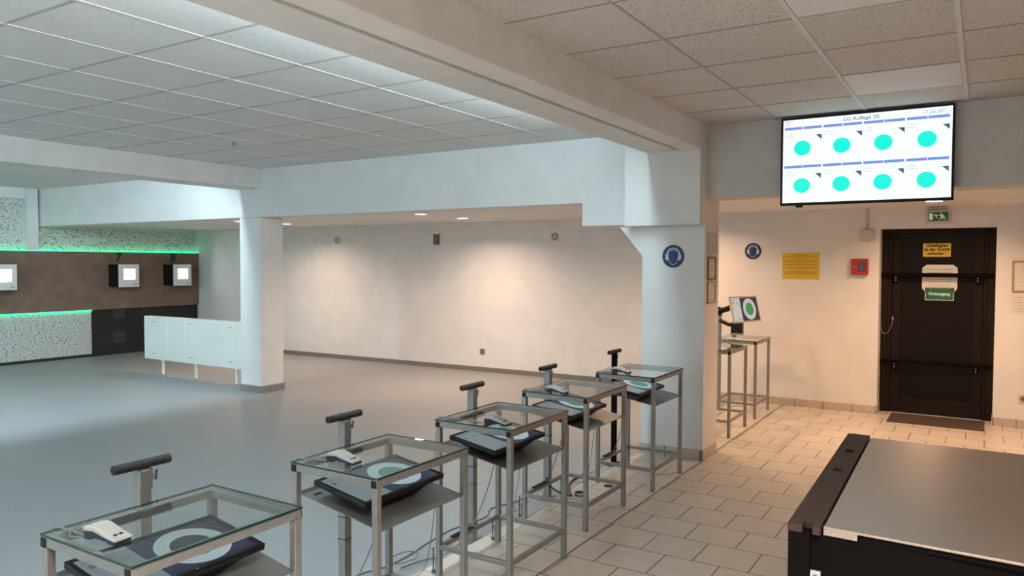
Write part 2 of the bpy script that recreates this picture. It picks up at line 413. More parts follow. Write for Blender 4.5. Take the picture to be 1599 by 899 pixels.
# target end of the hall
struct(MB().box(-12.97, -12.80, YN, 6.05, 2.605, 2.77, M['wall']).build('trim_2'))
struct(MB().box(-12.97, -12.80, 6.06, 6.23, 1.80, 2.77, M['wall']).build('trim_3'))
struct(MB().box(-12.97, -12.945, YN, 6.06, 1.78, 2.605, M['speckle']).box(-12.97, -12.945, 6.23, 9.13, 1.78, 2.18, M['speckle']).build('acoustic_board_upper'))
struct(MB().box(-12.97, -12.93, YN, 7.125, 0.045, 0.79, M['speckle']).build('acoustic_board_lower'))
struct(MB().box(-12.97, -12.915, YN, 7.125, 0.0, 0.045, mat('dark_green_kick', (0.008, 0.018, 0.014), 0.6)).build('baseboard_target'))
bb = MB().box(-12.97, -12.86, YN, 6.12, 0.80, 1.79, M['brownband']).box(-12.97, -12.86, 6.124, 8.14, 0.80, 1.79, M['brownband']).box(-12.97, -12.86, 8.144, 9.155, 0.80, 1.79, M['brownband'])
struct(bb.build('backstop_board', bevel=0.002))
rb = MB().box(-12.97, -12.90, 7.13, 9.155, 0.0, 0.80, M['rubber'])
rb.box(-12.902, -12.895, 7.48, 7.70, 0.63, 0.79, M['rubberpatch']).box(-12.902, -12.895, 7.48, 7.70, 0.20, 0.40, M['rubberpatch'])
struct(rb.build('rubber_board'))
# green led strips along both edges of the backstop
def strip(label, y1, z0, z1, x0, x1):
    tag(MB().box(x0, x1, YN, y1, z0, z1, M['led']).build('led_strip'), label, 'led strip')
strip('long green glowing led strip along the top edge of the brown backstop board', 9.155, 1.791, 1.806, -12.925, -12.885)
strip('green glowing led strip under the brown board, above the lower speckled board', 7.12, 0.782, 0.799, -12.925, -12.895)

# skirtings
sk = MB().prism([(-12.9, 9.155), (-3.0, 9.428), (-3.0, 9.442), (-12.9, 9.17)], 0, 0.065, M['base_brown']); struct(sk.build('baseboard_niche'))
struct(MB().box(-2.99, -0.965, 9.022, 9.04, 0, 0.085, M['basetile']).box(-0.975, -0.957, 9.022, 9.26, 0, 0.085, M['basetile']).build('baseboard_back_left', bevel=0.002))
struct(MB().box(0.10, XR, 9.022, 9.04, 0, 0.085, M['basetile']).box(0.092, 0.11, 9.022, 9.26, 0, 0.085, M['basetile']).build('baseboard_back_right', bevel=0.002))
struct(MB().box(-2.50, -1.958, 6.074, 6.09, 0, 0.085, M['basetile']).box(-1.962, -1.944, 6.10, 6.48, 0, 0.085, M['basetile']).build('baseboard_column_front', bevel=0.002))
struct(MB().box(-1.958, -1.942, 6.07, 6.10, 0, 0.088, M['darkzinc']).build('trim_4'))

# hidden tube lamps beside the two beams
def tube_lamp(x, y, mt, label, L=1.5):
    t = thing('tube_lamp', label, 'lamp', (x, y, 2.635 if x < -5 else 2.692), group='tube lamps beside the ceiling beams')
    for a in (-L / 2, L / 2 - 0.02):
        MB().box(-0.012, 0.012, a, a + 0.02, -0.026, 0.002, M['grid_white']).build('holder', t)
    MB().tube([(0, -L / 2 + 0.02, -0.012), (0, L / 2 - 0.02, -0.012)], 0.013, mt, 8).build('tube', t)
for yy in (-3.0, -1.4, 0.2, 1.8, 3.4, 5.0):
    tube_lamp(-7.986, yy, M['tube'], 'tube lamp fixed along the far side of a ceiling beam')
    tube_lamp(-2.416, yy - 0.4, M['tubeb'], 'tube lamp fixed along the far side of a ceiling beam')

# ================================================================ DOWNLIGHTS
for x, y, w, c, lab in DOWN:
    t = thing('downlight', lab, 'lamp', (x, y, 2.235), group=None)
    MB().ring(0, 0, 0.075, 0.098, -0.007, 0.0, M['trimring'], 32).build('trim_ring', t, smooth=True)
    MB().disc(0, 0, 0.076, -0.004, 0.0, M['lens'], 32).build('lens', t)
    l = area_light('lamp_light', (0, 0, -0.012), (0, 0, 0), 0.14, 0, w, c, 150, 'DISK'); l.parent = t

# ================================================================ DOOR
fr = MB()
fr.box(-0.96, -0.90, 9.26, 9.33, 0, 2.01, M['door']).box(0.035, 0.095, 9.26, 9.33, 0, 2.01, M['door']).box(-0.90, 0.035, 9.26, 9.33, 1.95, 2.01, M['door'])
fr.box(-0.90, -0.865, 9.275, 9.33, 0, 1.95, M['door']).box(0.0, 0.035, 9.275, 9.33, 0, 1.95, M['door']).box(-0.865, 0.0, 9.275, 9.33, 1.925, 1.95, M['door'])
dr = struct(fr.build('door_1', bevel=0.004))
lf = MB().box(-0.862, -0.775, 9.29, 9.335, 0.01, 1.92, M['door']).box(-0.09, -0.003, 9.29, 9.335, 0.01, 1.92, M['door'])
lf.box(-0.775, -0.09, 9.29, 9.335, 1.855, 1.92, M['door']).box(-0.775, -0.09, 9.29, 9.335, 0.01, 0.17, M['door'])
lf.build('door_frame', dr, bevel=0.004)
MB().box(-0.775, -0.09, 9.305, 9.33, 0.17, 1.855, M['doorpanel']).build('door_panel', dr)
for z, dz, x0, x1 in ((1.515, 0.022, -0.975, 0.095), (0.565, 0.018, -0.975, 0.09)):
    br = MB().box(x0 + 0.012, x1, 9.225, 9.243, z - dz, z + dz, M['blackmetal'])
    o = br.build('security_bar', dr, bevel=0.003)
    for bx in (-0.82, -0.055):
        MB().box(bx - 0.022, bx + 0.022, 9.243, 9.30, z - 0.085, z + 0.0, M['blackmetal']).build('bracket', o, bevel=0.003)
        MB().disc(bx, z - 0.03, 0.007, 9.232, 9.244, M['chrome'], 12, 'y').disc(bx, z - 0.06, 0.007, 9.232, 9.244, M['chrome'], 12, 'y').build('bolt', o)
pts = [(-0.845, 9.27, 1.035), (-0.85, 9.262, 0.97), (-0.875, 9.255, 0.90), (-0.91, 9.25, 0.86), (-0.94, 9.25, 0.87), (-0.955, 9.25, 0.92), (-0.957, 9.25, 1.0)]
MB().tube(pts, 0.004, M['brass'], 6).box(-0.853, -0.837, 9.262, 9.295, 1.02, 1.05, M['brass']).build('door_chain', dr)
MB().disc(-0.845, 1.16, 0.014, 9.27, 9.295, M['blackmetal'], 16, 'y').build('door_lock', dr)

def rect(mb, cx, cy, w, h, z0, z1, m):
    return mb.box(cx - w / 2, cx + w / 2, cy - h / 2, cy + h / 2, z0, z1, m)

s = tag(rect(MB(), 0, 0, 0.262, 0.157, 0, 0.002, M['yellow']).build('warning_sign', None, (-0.437, 9.30, 1.789), FY), 'small yellow sign with three lines of black lettering on the dark door', 'sign')
for i, (l, w) in enumerate((('Unbefugten', 1.12), ('ist der Zutritt', 1.10), ('verboten !', 1.1))):
    text(l, 0.042, M['inkdark'], s, (0, 0.043 - 0.043 * i, 0.0028), fat=0.0018, sx=w * 0.92)
ms = MB().prism([(-0.165, -0.105), (-0.13, -0.15), (0.13, -0.15), (0.165, -0.105), (0.165, 0.115), (0.125, 0.15), (-0.125, 0.15), (-0.165, 0.115)], 0, 0.002, M['paper'])
o = tag(ms.build('paper_notice', None, (-0.405, 9.30, 1.475), FY), 'white paper notice with cut corners behind the upper bar of the dark door', 'notice')
q = MB()
for i in range(7):
    rect(q, -0.0, 0.10 - i * 0.034, 0.24 - 0.03 * (i % 3), 0.006, 0.002, 0.0026, M['ink'])
q.build('printed_lines', o)
s = tag(rect(MB(), 0, 0, 0.272, 0.137, 0, 0.002, M['signwhite']).build('emergency_exit_sign', None, (-0.405, 9.3, 1.311), FY), 'green sign with white word Notausgang below the paper notice on the door', 'sign')
rect(MB(), 0, 0, 0.254, 0.120, 0.002, 0.003, M['green']).build('sign_face', s)
text('Notausgang', 0.046, M['signwhite'], s, (0, 0.002, 0.0038), fat=0.0022, sx=0.92)

# doormat
tag(MB().box(-0.83, 0.03, 8.66, 9.17, 0.001, 0.012, M['mat']).build('doormat', bevel=0.003), 'dark brown rectangular doormat on the tiles before the dark door', 'doormat')

# lit exit sign above the door
t = thing('exit_sign_light', 'box-shaped green exit sign with running figure above the dark door', 'exit sign', (-0.416, 9.04, 2.125), FY)
rect(MB(), 0, 0, 0.215, 0.125, 0.0, 0.05, M['ivory']).build('housing', t, bevel=0.006)
rect(MB(), 0, 0, 0.182, 0.092, 0.05, 0.0515, M['green']).build('sign_face', t)
rect(MB(), -0.01, 0.088, 0.19, 0.012, 0.0, 0.03, M['ivory']).build('mounting_rail', t)
p = MB(); W = mat('exit_white', (0.7, 0.8, 0.68), 0.5, emit=(0.8, 1, 0.8), estr=0.15)
rect(p, -0.066, 0, 0.034, 0.068, 0.0515, 0.0525, W)
p.prism([(-0.042, 0.012), (-0.024, 0.024), (-0.024, 0.017), (0.004, 0.017), (0.004, 0.007), (-0.012, 0.007), (-0.012, -0.018), (-0.02, -0.018), (-0.02, 0.007), (-0.024, 0.007), (-0.024, 0.0)], 0.0515, 0.0525, W)
p.disc(0.026, 0.028, 0.008, 0.0515, 0.0525, W, 16)
p.prism([(0.016, 0.018), (0.044, 0.018), (0.052, 0.003), (0.064, -0.001), (0.060, -0.009), (0.046, -0.004), (0.040, 0.004), (0.046, -0.014), (0.074, -0.026), (0.078, -0.034), (0.040, -0.022), (0.030, -0.012), (0.024, -0.024), (0.006, -0.034), (0.004, -0.028), (0.018, -0.018), (0.026, 0.006), (0.012, 0.004), (0.008, 0.010)], 0.0515, 0.0525, W)
p.build('pictogram', t)

# junction box and conduit
t = thing('junction_box', 'cream junction box with a thin conduit to the ceiling, left of the dark door', 'junction box', (-1.093, 9.04, 1.945), FY)
rect(MB(), 0, 0, 0.145, 0.115, 0, 0.05, M['ivory']).build('box_body', t, bevel=0.005)
MB().box(-0.014, 0.014, 0.057, 0.29, 0.0, 0.02, M['ivory']).build('conduit', t, bevel=0.002)
# red key box
t = thing('red_alarm_box', 'small red wall box with dark window left of the dark door', 'emergency key box', (-1.155, 9.04, 1.60), FY)
q = MB(); q.box(-0.085, 0.085, -0.088, 0.088, 0, 0.05, M['red']).build('box_body', t, bevel=0.006)
MB().box(-0.015, 0.062, -0.055, 0.06, 0.05, 0.053, M['dkglass']).box(0.018, 0.034, -0.03, 0.03, 0.053, 0.057, M['darkzinc']).build('window', t)
MB().disc(-0.053, 0.0, 0.008, 0.05, 0.056, M['chrome'], 14).build('lock', t)
# yellow notice
o = tag(MB().prism([(-0.203, 0.148), (0.203, 0.152), (0.205, -0.152), (-0.200, -0.148)], 0, 0.002, M['yellow']).build('yellow_notice', None, (-1.777, 9.04, 1.605), FY), 'large yellow notice with rows of small print on the wall left of the red box', 'notice')
q = MB()
for i, (w, h) in enumerate(((0.15, .007), (0.35, .005), (0.10, .004), (0.36, .006), (0.22, .005), (0.35, .006), (0.30, .005), (0.36, .007), (0.08, .005), (0.32, .010), (0.34, .009), (0.12, .005))):
    rect(q, 0, 0.125 - i * 0.0215, w, h, 0.002, 0.0026, M['yellow_ink'])
q.build('printed_lines', o)

def ear_sign(loc, label):
    t = thing('ear_protection_sign', label, 'safety sign', loc, FY)
    MB().disc(0, 0, 0.100, 0, 0.0015, M['signwhite'], 56).build('border', t)
    MB().disc(0, 0, 0.095, 0.0015, 0.0025, M['bluedark'], 56).build('sign_face', t)
    q = MB()
    face = [(-0.040, 0.040), (-0.044, 0.010), (-0.036, -0.030), (-0.018, -0.062), (0, -0.068), (0.018, -0.062), (0.036, -0.030), (0.044, 0.010), (0.040, 0.040), (0.02, 0.048), (-0.02, 0.048)]
    q.prism([(x * 1.12, y * 1.08) for x, y in face], 0.0025, 0.003, M['signwhite'])
    q.prism(face, 0.003, 0.0035, M['blue'])
    q.ring(0, 0.012, 0.050, 0.060, 0.0025, 0.0038, M['signwhite'], 24, 0.15, PI - 0.15)
    for sgn in (-1, 1):
        q.prism([(sgn * x, y) for x, y in ((0.044, 0.026), (0.056, 0.026), (0.069, 0.010), (0.069, -0.020), (0.058, -0.036), (0.046, -0.034), (0.041, -0.02))], 0.0035, 0.0045, M['signwhite'])
    q.build('pictogram', t)
ear_sign((-2.212, 6.0895, 1.689), 'round blue ear protection sign on the grey face of the front column')
ear_sign((-2.309, 9.0395, 1.776), 'round blue ear protection sign on the warm lit back wall, above the arm-mounted screen')

def frame_pic(loc, rot, w, h, wood, label, name='framed_certificate', bw=0.012, lines=5):
    t = thing(name, label, 'picture', loc, rot)
    f = MB().box(-w / 2, w / 2, h / 2 - bw, h / 2, 0, 0.014, wood).box(-w / 2, w / 2, -h / 2, -h / 2 + bw, 0, 0.014, wood)
    f.box(-w / 2, -w / 2 + bw, -h / 2 + bw, h / 2 - bw, 0, 0.014, wood).box(w / 2 - bw, w / 2, -h / 2 + bw, h / 2 - bw, 0, 0.014, wood)
    f.build('frame', t, bevel=0.002)
    rect(MB(), 0, 0, w - 2 * bw, h - 2 * bw, 0, 0.006, M['paper']).build('print', t)
    q = MB()
    for i in range(lines):
        rect(q, 0, h * 0.33 - i * h * 0.66 / max(lines - 1, 1), (w - 2 * bw) * (0.75 - 0.18 * (i % 3)), 0.006, 0.006, 0.0066, M['ink'])
    q.build('printed_lines', t)
    return t
frame_pic((-1.945, 6.26, 1.588), FX, 0.21, 0.19, M['wood_dark'], 'brown framed certificate on the narrow side of the front column, middle of three', lines=4)
frame_pic((-1.945, 6.26, 1.388), FX, 0.205, 0.18, M['wood'], 'thin wooden framed print on the narrow side of the column, lowest of three', bw=0.008, lines=4)
frame_pic((-1.945, 6.263, 1.80), FX, 0.21, 0.165, M['ivory'], 'pale framed notice on the narrow side of the front column, topmost of three', bw=0.009, lines=5)
frame_pic((0.43, 9.04, 1.512), FY, 0.39, 0.31, M['wood'], 'light wood framed certificate on the wall right of the dark door', bw=0.016)
o = tag(rect(MB(), 0, 0, 0.40, 0.185, 0, 0.002, M['paper']).build('paper_notice', None, (0.43, 9.04, 1.235), FY), 'white paper notice pinned under the wood framed certificate, right of the door', 'notice')
q = MB()
for i in range(6): rect(q, 0, 0.07 - i * 0.027, 0.34 - 0.05 * (i % 2), 0.005, 0.002, 0.0026, M['ink'])
q.build('printed_lines', o)
t = thing('wall_socket', 'cream power socket low on the wall right of the dark door', 'socket', (0.355, 9.04, 0.295), FY)
rect(MB(), 0, 0, 0.085, 0.085, 0, 0.012, M['ivory']).build('cover_plate', t, bevel=0.004)
MB().disc(0, 0, 0.027, 0.012, 0.0125, M['wood_dark'], 24).build('socket_well', t)

# niche wall fittings (the wall is turned by 1.6 degrees)
NA = math.degrees(math.atan2(0.281, 10.2))
def nwy(x): return 9.162 + (x + 13.2) * 0.281 / 10.2
FN = (90, 0, NA)
for x, lab in ((-9.27, 'small round wall fitting high on the niche wall, nearer the free-standing column'), (-5.15, 'small round wall fitting high on the niche wall, nearer the front column')):
    t = thing('round_wall_fitting', lab, 'wall fitting', (x, nwy(x), 2.0), FN)
    MB().ring(0, 0, 0.045, 0.062, 0, 0.014, M['ivory'], 32).build('rim', t, smooth=True)
    MB().ring(0, 0, 0.030, 0.045, 0, 0.008, M['base_brown'], 32).disc(0, 0, 0.030, 0, 0.010, M['ivory'], 24).build('insert', t)
t = thing('brown_wall_box', 'small dark brown upright box high on the niche wall', 'wall box', (-7.2, nwy(-7.2), 1.985), FN)
rect(MB(), 0, 0, 0.095, 0.155, 0, 0.04, M['wood_dark']).build('box_body', t, bevel=0.004)
rect(MB(), 0, 0, 0.12, 0.18, 0, 0.006, M['ivory']).build('back_plate', t)
t = thing('wall_socket', 'small grey-brown socket low on the niche wall above the skirting', 'socket', (-6.36, nwy(-6.36), 0.30), FN)
rect(MB(), 0, 0, 0.08, 0.08, 0, 0.014, M['base_brown']).build('cover_plate', t, bevel=0.004)
MB().disc(0, 0, 0.024, 0.014, 0.0145, M['wood_dark'], 20).build('socket_well', t)

# small smoke sensor on the hall ceiling
tag(MB().disc(0, 0, 0.018, -0.03, 0.0, M['base_grey'], 14).build('ceiling_hook', None, (-6.1, 4.75, 2.768)), 'tiny dark hook hanging from the hall ceiling boards', 'hook')

# ================================================================ TARGET BOXES
def target_box(y, label, num=None):
    t = thing('target_box', label, 'target box', (-12.86, y, 1.38), FX, group='electronic target boxes on the backstop')
    rect(MB(), 0, 0, 0.365, 0.385, 0, 0.30, M['black']).build('housing', t, bevel=0.004)
    rect(MB(), 0, 0, 0.37, 0.39, 0.301, 0.31, M['boxwhite']).build('front_plate', t, bevel=0.003)
    w = rect(MB(), 0.01, 0.025, 0.20, 0.185, 0.3101, 0.3115, M['boxglow']).build('lit_window', t, bevel=0)
    rect(MB(), 0.062, 0.025, 0.004, 0.17, 0.3116, 0.312, M['ivory']).disc(-0.04, 0.025, 0.012, 0.3116, 0.312, M['ink'], 16).build('target_mark', w)
    rect(rect(MB(), 0.12, -0.125, 0.055, 0.006, 0.3101, 0.311, M['base_grey']), 0.115, -0.155, 0.07, 0.012, 0.3101, 0.311, M['base_grey']).build('plate_print', t)
target_box(5.605, 'lit target box cut by the left edge of the picture, unnumbered')
target_box(7.575, 'lit target box with black sides under the number 7')
target_box(8.605, 'lit target box with black sides under the number 8, next to the corner')
for n, y in (('7', 7.575), ('8', 8.622)):
    t = thing('lane_number', ('black painted number seven over a target box on the brown board' if n == '7' else 'black painted number eight over the target box next to the corner'), 'number', (-12.8585, y, 1.694), FX)
    text(n, 0.205, M['inkdark'], t, (0, 0, 0.001), name='numeral', fat=0.009)
for y in (5.605, 7.575, 8.605):
    area_light('target_lamp', (-12.545, y + 0.01, 1.405), (90, 0, 90), 0.18, 0.16, 1.2, (1, .98, .92), 180)

# ================================================================ RADIATOR
t = thing('radiator', 'long white free-standing panel radiator on short legs beside the column', 'radiator', (-9.2, 6.5, 0))
rp = MB(); x0, x1 = -1.19, 1.20
prof = []
nn = 60; w = (x1 - x0) / nn
for i in range(nn):
    a = x0 + i * w
    prof += [(a, 0.0), (a + w * 0.62, 0.0), (a + w * 0.70, 0.0032), (a + w * 0.92, 0.0032)]
prof += [(x1, 0.0), (x1, 0.02), (x0, 0.02)]
rp.prism(prof, 0.215, 0.825, M['radiator']); rp.build('front_panel', t)
MB().box(x0, x1, 0.075, 0.095, 0.215, 0.825, M['radiator']).build('rear_panel', t, bevel=0.004)
gm = MB()
gm.box(x0, x1, 0.0, 0.095, 0.826, 0.834, M['radiator']); gm.box(x0 - 0.004, x0, -0.003, 0.098, 0.215, 0.834, M['radiator']); gm.box(x1, x1 + 0.004, -0.003, 0.098, 0.215, 0.834, M['radiator'])
for i in range(60):
    a = x0 + 0.03 + i * 0.039; gm.box(a, a + 0.02, 0.028, 0.068, 0.8341, 0.8346, M['base_grey'])
gm.build('top_grille', t)
for lx in (-0.81, -0.05, 0.81):
    lm = MB().box(lx - 0.017, lx + 0.017, 0.025, 0.055, 0.004, 0.216, M['radiator']).box(lx - 0.03, lx + 0.03, 0.015, 0.065, 0.0, 0.006, M['base_grey'])
    lm.build('leg', t, bevel=0.002)
for lx in (-0.95, -0.1, 0.73):
    for z in (0.30, 0.76):
        MB().box(lx - 0.035, lx + 0.035, -0.004, 0.0, z - 0.004, z + 0.004, M['base_grey']).build('fixing_tab', t)

# ================================================================ TELEVISION
TW, TH = 1.155, 0.665
t = thing('television', 'large wall television showing eight cyan discs, hung on the grey lintel', 'television', (-0.768, 6.05, 2.407), FY)
rect(MB(), 0, 0, TW, TH, -0.035, 0.0, M['black']).build('housing', t, bevel=0.004)
bz = MB(); b0 = 0.016
bz.box(-TW / 2, TW / 2, TH / 2 - b0, TH / 2, 0, 0.004, M['black']).box(-TW / 2, TW / 2, -TH / 2, -TH / 2 + b0 + 0.004, 0, 0.004, M['black'])
bz.box(-TW / 2, -TW / 2 + b0, -TH / 2 + b0, TH / 2 - b0, 0, 0.004, M['black']).box(TW / 2 - b0, TW / 2, -TH / 2 + b0, TH / 2 - b0, 0, 0.004, M['black'])
bz.build('bezel', t)
rect(MB(), -0.44, -TH / 2 - 0.008, 0.05, 0.016, -0.02, 0.0, M['black']).build('sensor_nub', t, bevel=0.004)
rect(MB(), 0, 0, 0.4, 0.3, -0.068, -0.036, M['blackmetal']).build('wall_mount', t)
SW, SH = TW - 2 * b0, TH - 2 * b0 - 0.004
scr = rect(MB(), 0, 0.002, SW, SH, 0.0, 0.001, M['tv_bg']).build('screen', t)
q = MB()
def U(u): return -SW / 2 + u * SW
def V(v): return 0.002 + SH / 2 - v * SH
for r in (0, 1):
    vb = (0.105, 0.566)[r]; vc = (0.345, 0.795)[r]; rr = 0.056
    for c in range(4):
        u0 = 0.010 + c * 0.2465; u1 = u0 + 0.236
        q.box(U(u0), U(u1), V(vb + 0.0155), V(vb - 0.0155), 0.001, 0.0014, M['tv_blue'])
        q.box(U((u0 + u1) / 2) - 0.004, U((u0 + u1) / 2) + 0.004, V(vb + 0.007), V(vb - 0.007), 0.0014, 0.0016, M['tv_bg'])
        q.disc(U(u0 + 0.236 * 0.485), V(vc), 0.060, 0.001, 0.0014, M['tv_cyan'], 40, ry=rr)
        vt = vb + 0.088
        q.prism([(U(u1 - 0.038), V(vt)), (U(u1), V(vt)), (U(u1), V(vt + 0.062))], 0.001, 0.0014, M['tv_grey'])
q.build('graphics', scr)
text('LG Auflage 20', 0.036, M['tv_txt'], scr, (U(0.485), V(0.047), 0.0015), depth=0.0002, fat=0.0006, sx=1.15)
text('17:26:30', 0.034, M['tv_txt2'], scr, (U(0.892), V(0.050), 0.0015), depth=0.0002, fat=0.0004, sx=1.1)
MB().ring(U(0.975), V(0.052), 0.015, 0.018, 0.001, 0.0014, M['tv_txt2'], 24).box(U(0.975) - 0.001, U(0.975) + 0.001, V(0.052), V(0.052) + 0.011, 0.001, 0.0014, M['tv_txt2']).build('clock_icon', scr)
lg = MB()
for k in range(3):
    lg.prism([(U(0.012) + 0.014 * k + 0.004, V(0.012)), (U(0.012) + 0.014 * k + 0.014, V(0.012)), (U(0.012) + 0.014 * k + 0.010, V(0.055)), (U(0.012) + 0.014 * k + 0.007, V(0.055)), (U(0.012) + 0.014 * k + 0.010, V(0.020)), (U(0.012) + 0.014 * k + 0.002, V(0.020))], 0.001, 0.0014, M['tv_red'])
lg.box(U(0.012), U(0.012) + 0.042, V(0.066), V(0.061), 0.001, 0.0014, M['tv_txt2'])
lg.build('logo', scr)
for r in (0, 1):
    for c in range(4):
        u0 = 0.014 + c * 0.2465; vb = (0.105, 0.566)[r]
        text('Treffer\nGesamt', 0.019, M['tv_txt2'], scr, (U(u0) + 0.03, V(vb + 0.082), 0.0013), depth=0.0002)

# ================================================================ CABINET (lower right)
t = thing('metal_cabinet', 'black metal cabinet with brushed steel top at the lower right corner', 'cabinet', (-0.363, 2.226, 0), (0, 0, 1.2))
MB().box(-0.070, 1.9, 0.004, 1.285, 0.0, 0.878, M['blackmetal']).build('body', t, bevel=0.004)
pl = MB().prism([(0.0, 0.0), (1.9, -0.105), (1.9, 1.25), (0.0, 1.255)], 0.893, 0.900, M['plate'])
pl.build('top_plate', t, bevel=0.001)
MB().prism([(-0.002, -0.002), (0.085, -0.0065), (0.085, 0.012), (-0.002, 0.016)], 0.876, 0.899, M['plate']).build('plate_lip', t, bevel=0.001)
MB().prism([(0.004, 0.010), (1.9, -0.095), (1.9, 1.262), (0.15, 1.268), (0.004, 1.26)], 0.876, 0.892, M['blackmetal']).build('front_rail', t)
sm = MB(); ys = [-0.022, 0.20, 0.36, 0.49, 0.79, 1.10, 1.30]
for i in range(6):
    a, b_ = ys[i] + 0.002, ys[i + 1] - 0.002
    hol = None
    if i in (3, 4):
        hol = (a + b_) / 2 + (0.01 if i == 3 else 0.02); hh = 0.028; hx0, hx1 = -0.062, -0.034
        sm.box(-0.094, -0.008, a, hol - hh, 0.878, 0.900, M['strip']).box(-0.094, -0.008, hol + hh, b_, 0.878, 0.900, M['strip'])
        sm.box(-0.094, hx0, hol - hh, hol + hh, 0.878, 0.900, M['strip']).box(hx1, -0.008, hol - hh, hol + hh, 0.878, 0.900, M['strip'])
    elif i == 0:
        sm.box(-0.094, -0.008, a + 0.05, b_, 0.878, 0.900, M['strip']).box(-0.094, -0.055, a, a + 0.05, 0.878, 0.900, M['strip'])
        sm.box(-0.028, -0.008, a, a + 0.05, 0.878, 0.900, M['strip'])
    else:
        sm.box(-0.094, -0.008, a, b_, 0.878, 0.900, M['strip'])
sm.build('edge_strip', t, bevel=0.0012)
MB().box(-0.092, -0.070, -0.018, 1.295, 0.0, 0.877, M['blackmetal']).box(-0.070, -0.035, -0.018, 0.003, 0, 0.877, M['blackmetal']).build('side_panel', t)
MB().box(-0.034, -0.006, -0.010, 0.0035, 0.74, 0.775, M['chrome']).disc(-0.020, 0.757, 0.006, -0.014, -0.010, M['darkzinc'], 16, 'y').build('lock_plate', t, bevel=0.001)
MB().disc(0.075, 0.765, 0.004, -0.006, 0.004, M['chrome'], 10, 'y').build('rivet', t)

# ================================================================ SHOOTING TABLES
TWX, TLY, TZ = 0.46, 0.59, 0.812          # top frame size and frame top height
def make_table(label):
    t = thing('shooting_table', label, 'table', group='glass-topped steel shooting tables')
    s = 0.027; hx, hy = TWX / 2, TLY / 2; st = M['steel']
    for sx in (-1, 1):
        xa = hx - s if sx > 0 else -hx
        MB().box(xa, xa + s, -hy, hy, TZ - 0.030, TZ, st).build('top_rail', t, bevel=0.0025)
    for sy in (-1, 1):
        ya = hy - s if sy > 0 else -hy
        MB().box(-hx + s, hx - s, ya, ya + s, TZ - 0.030, TZ, st).build('top_rail', t, bevel=0.0025)
    for sx in (-1, 1):
        for sy in (-1, 1):
            xa = hx - s if sx > 0 else -hx; ya = hy - s if sy > 0 else -hy
            MB().box(xa, xa + s, ya, ya + s, 0.001, TZ - 0.0305, st).build('leg', t, bevel=0.0025)
            yb = (-hy - 0.0045, -hy + 0.0) if sy < 0 else (hy, hy + 0.0045)
            MB().box(xa + 0.001, xa + s - 0.001, yb[0], yb[1], TZ - 0.031, TZ - 0.002, M['black']).build('end_cap', t, bevel=0.002)
    for sx in (-1, 1):
        xa = hx - s if sx > 0 else -hx
        MB().box(xa + 0.002, xa + s - 0.002, -hy + s, hy - s, 0.140, 0.163, st).build('stretcher', t, bevel=0.002)
    for sy in (-1, 1):
        ya = hy - s if sy > 0 else -hy
        MB().box(-hx + s, hx - s, ya + 0.002, ya + s - 0.002, 0.140, 0.163, st).build('stretcher', t, bevel=0.002)
    # glass: transparent pane, green edge as its own part
    gx, gy = hx + 0.003, hy + 0.002
    gp = MB().box(-gx + 0.001, gx - 0.001, -gy + 0.001, gy - 0.001, TZ + 0.0006, TZ + 0.0078, M['glass']).build('glass_top', t)
    e = MB()
    e.box(-gx, gx, -gy, -gy + 0.0008, TZ + 0.0004, TZ + 0.008, M['glassedge']).box(-gx, gx, gy - 0.0008, gy, TZ + 0.0004, TZ + 0.008, M['glassedge'])
    e.box(-gx, -gx + 0.0008, -gy + 0.001, gy - 0.001, TZ + 0.0004, TZ + 0.008, M['glassedge']).box(gx - 0.0008, gx, -gy + 0.001, gy - 0.001, TZ + 0.0004, TZ + 0.008, M['glassedge'])
    e.build('glass_edge', gp)
    return t

def add_shelf(t):
    hx, hy = TWX / 2, TLY / 2; s = 0.027
    zl, zr = 0.688, 0.612
    sh = MB()
    for (za, zb, dz) in ((zl, zr, 0.0),):
        vs = [(-hx + 0.002, -hy + s, za), (hx - 0.004, -hy + s, zb), (hx - 0.004, hy - s, zb), (-hx + 0.002, hy - s, za)]
        vs += [(x, y, z - 0.003) for x, y, z in vs]
        sh.add(vs, [(0, 1, 2, 3), (7, 6, 5, 4), (0, 4, 5, 1), (1, 5, 6, 2), (2, 6, 7, 3), (3, 7, 4, 0)], M['shelf'])
    sh.build('shelf', t, bevel=0)
    MB().box(-hx + 0.03, -hx + 0.07, -hy + 0.06, -hy + 0.10, 0.672, 0.679, M['black']).build('shelf_clip', t)
    for sy in (-1, 1):
        MB().tube([(hx - 0.014, sy * (hy - s) , 0.617), (hx - 0.014, sy * (hy - s - 0.012), 0.617)], 0.005, M['chrome'], 8).build('shelf_bolt', t)
    MB().box(-hx - 0.004, -hx + 0.028, -hy + 0.13, -hy + 0.31, 0.1635, 0.170, M['foam']).build('rubber_strip', t)

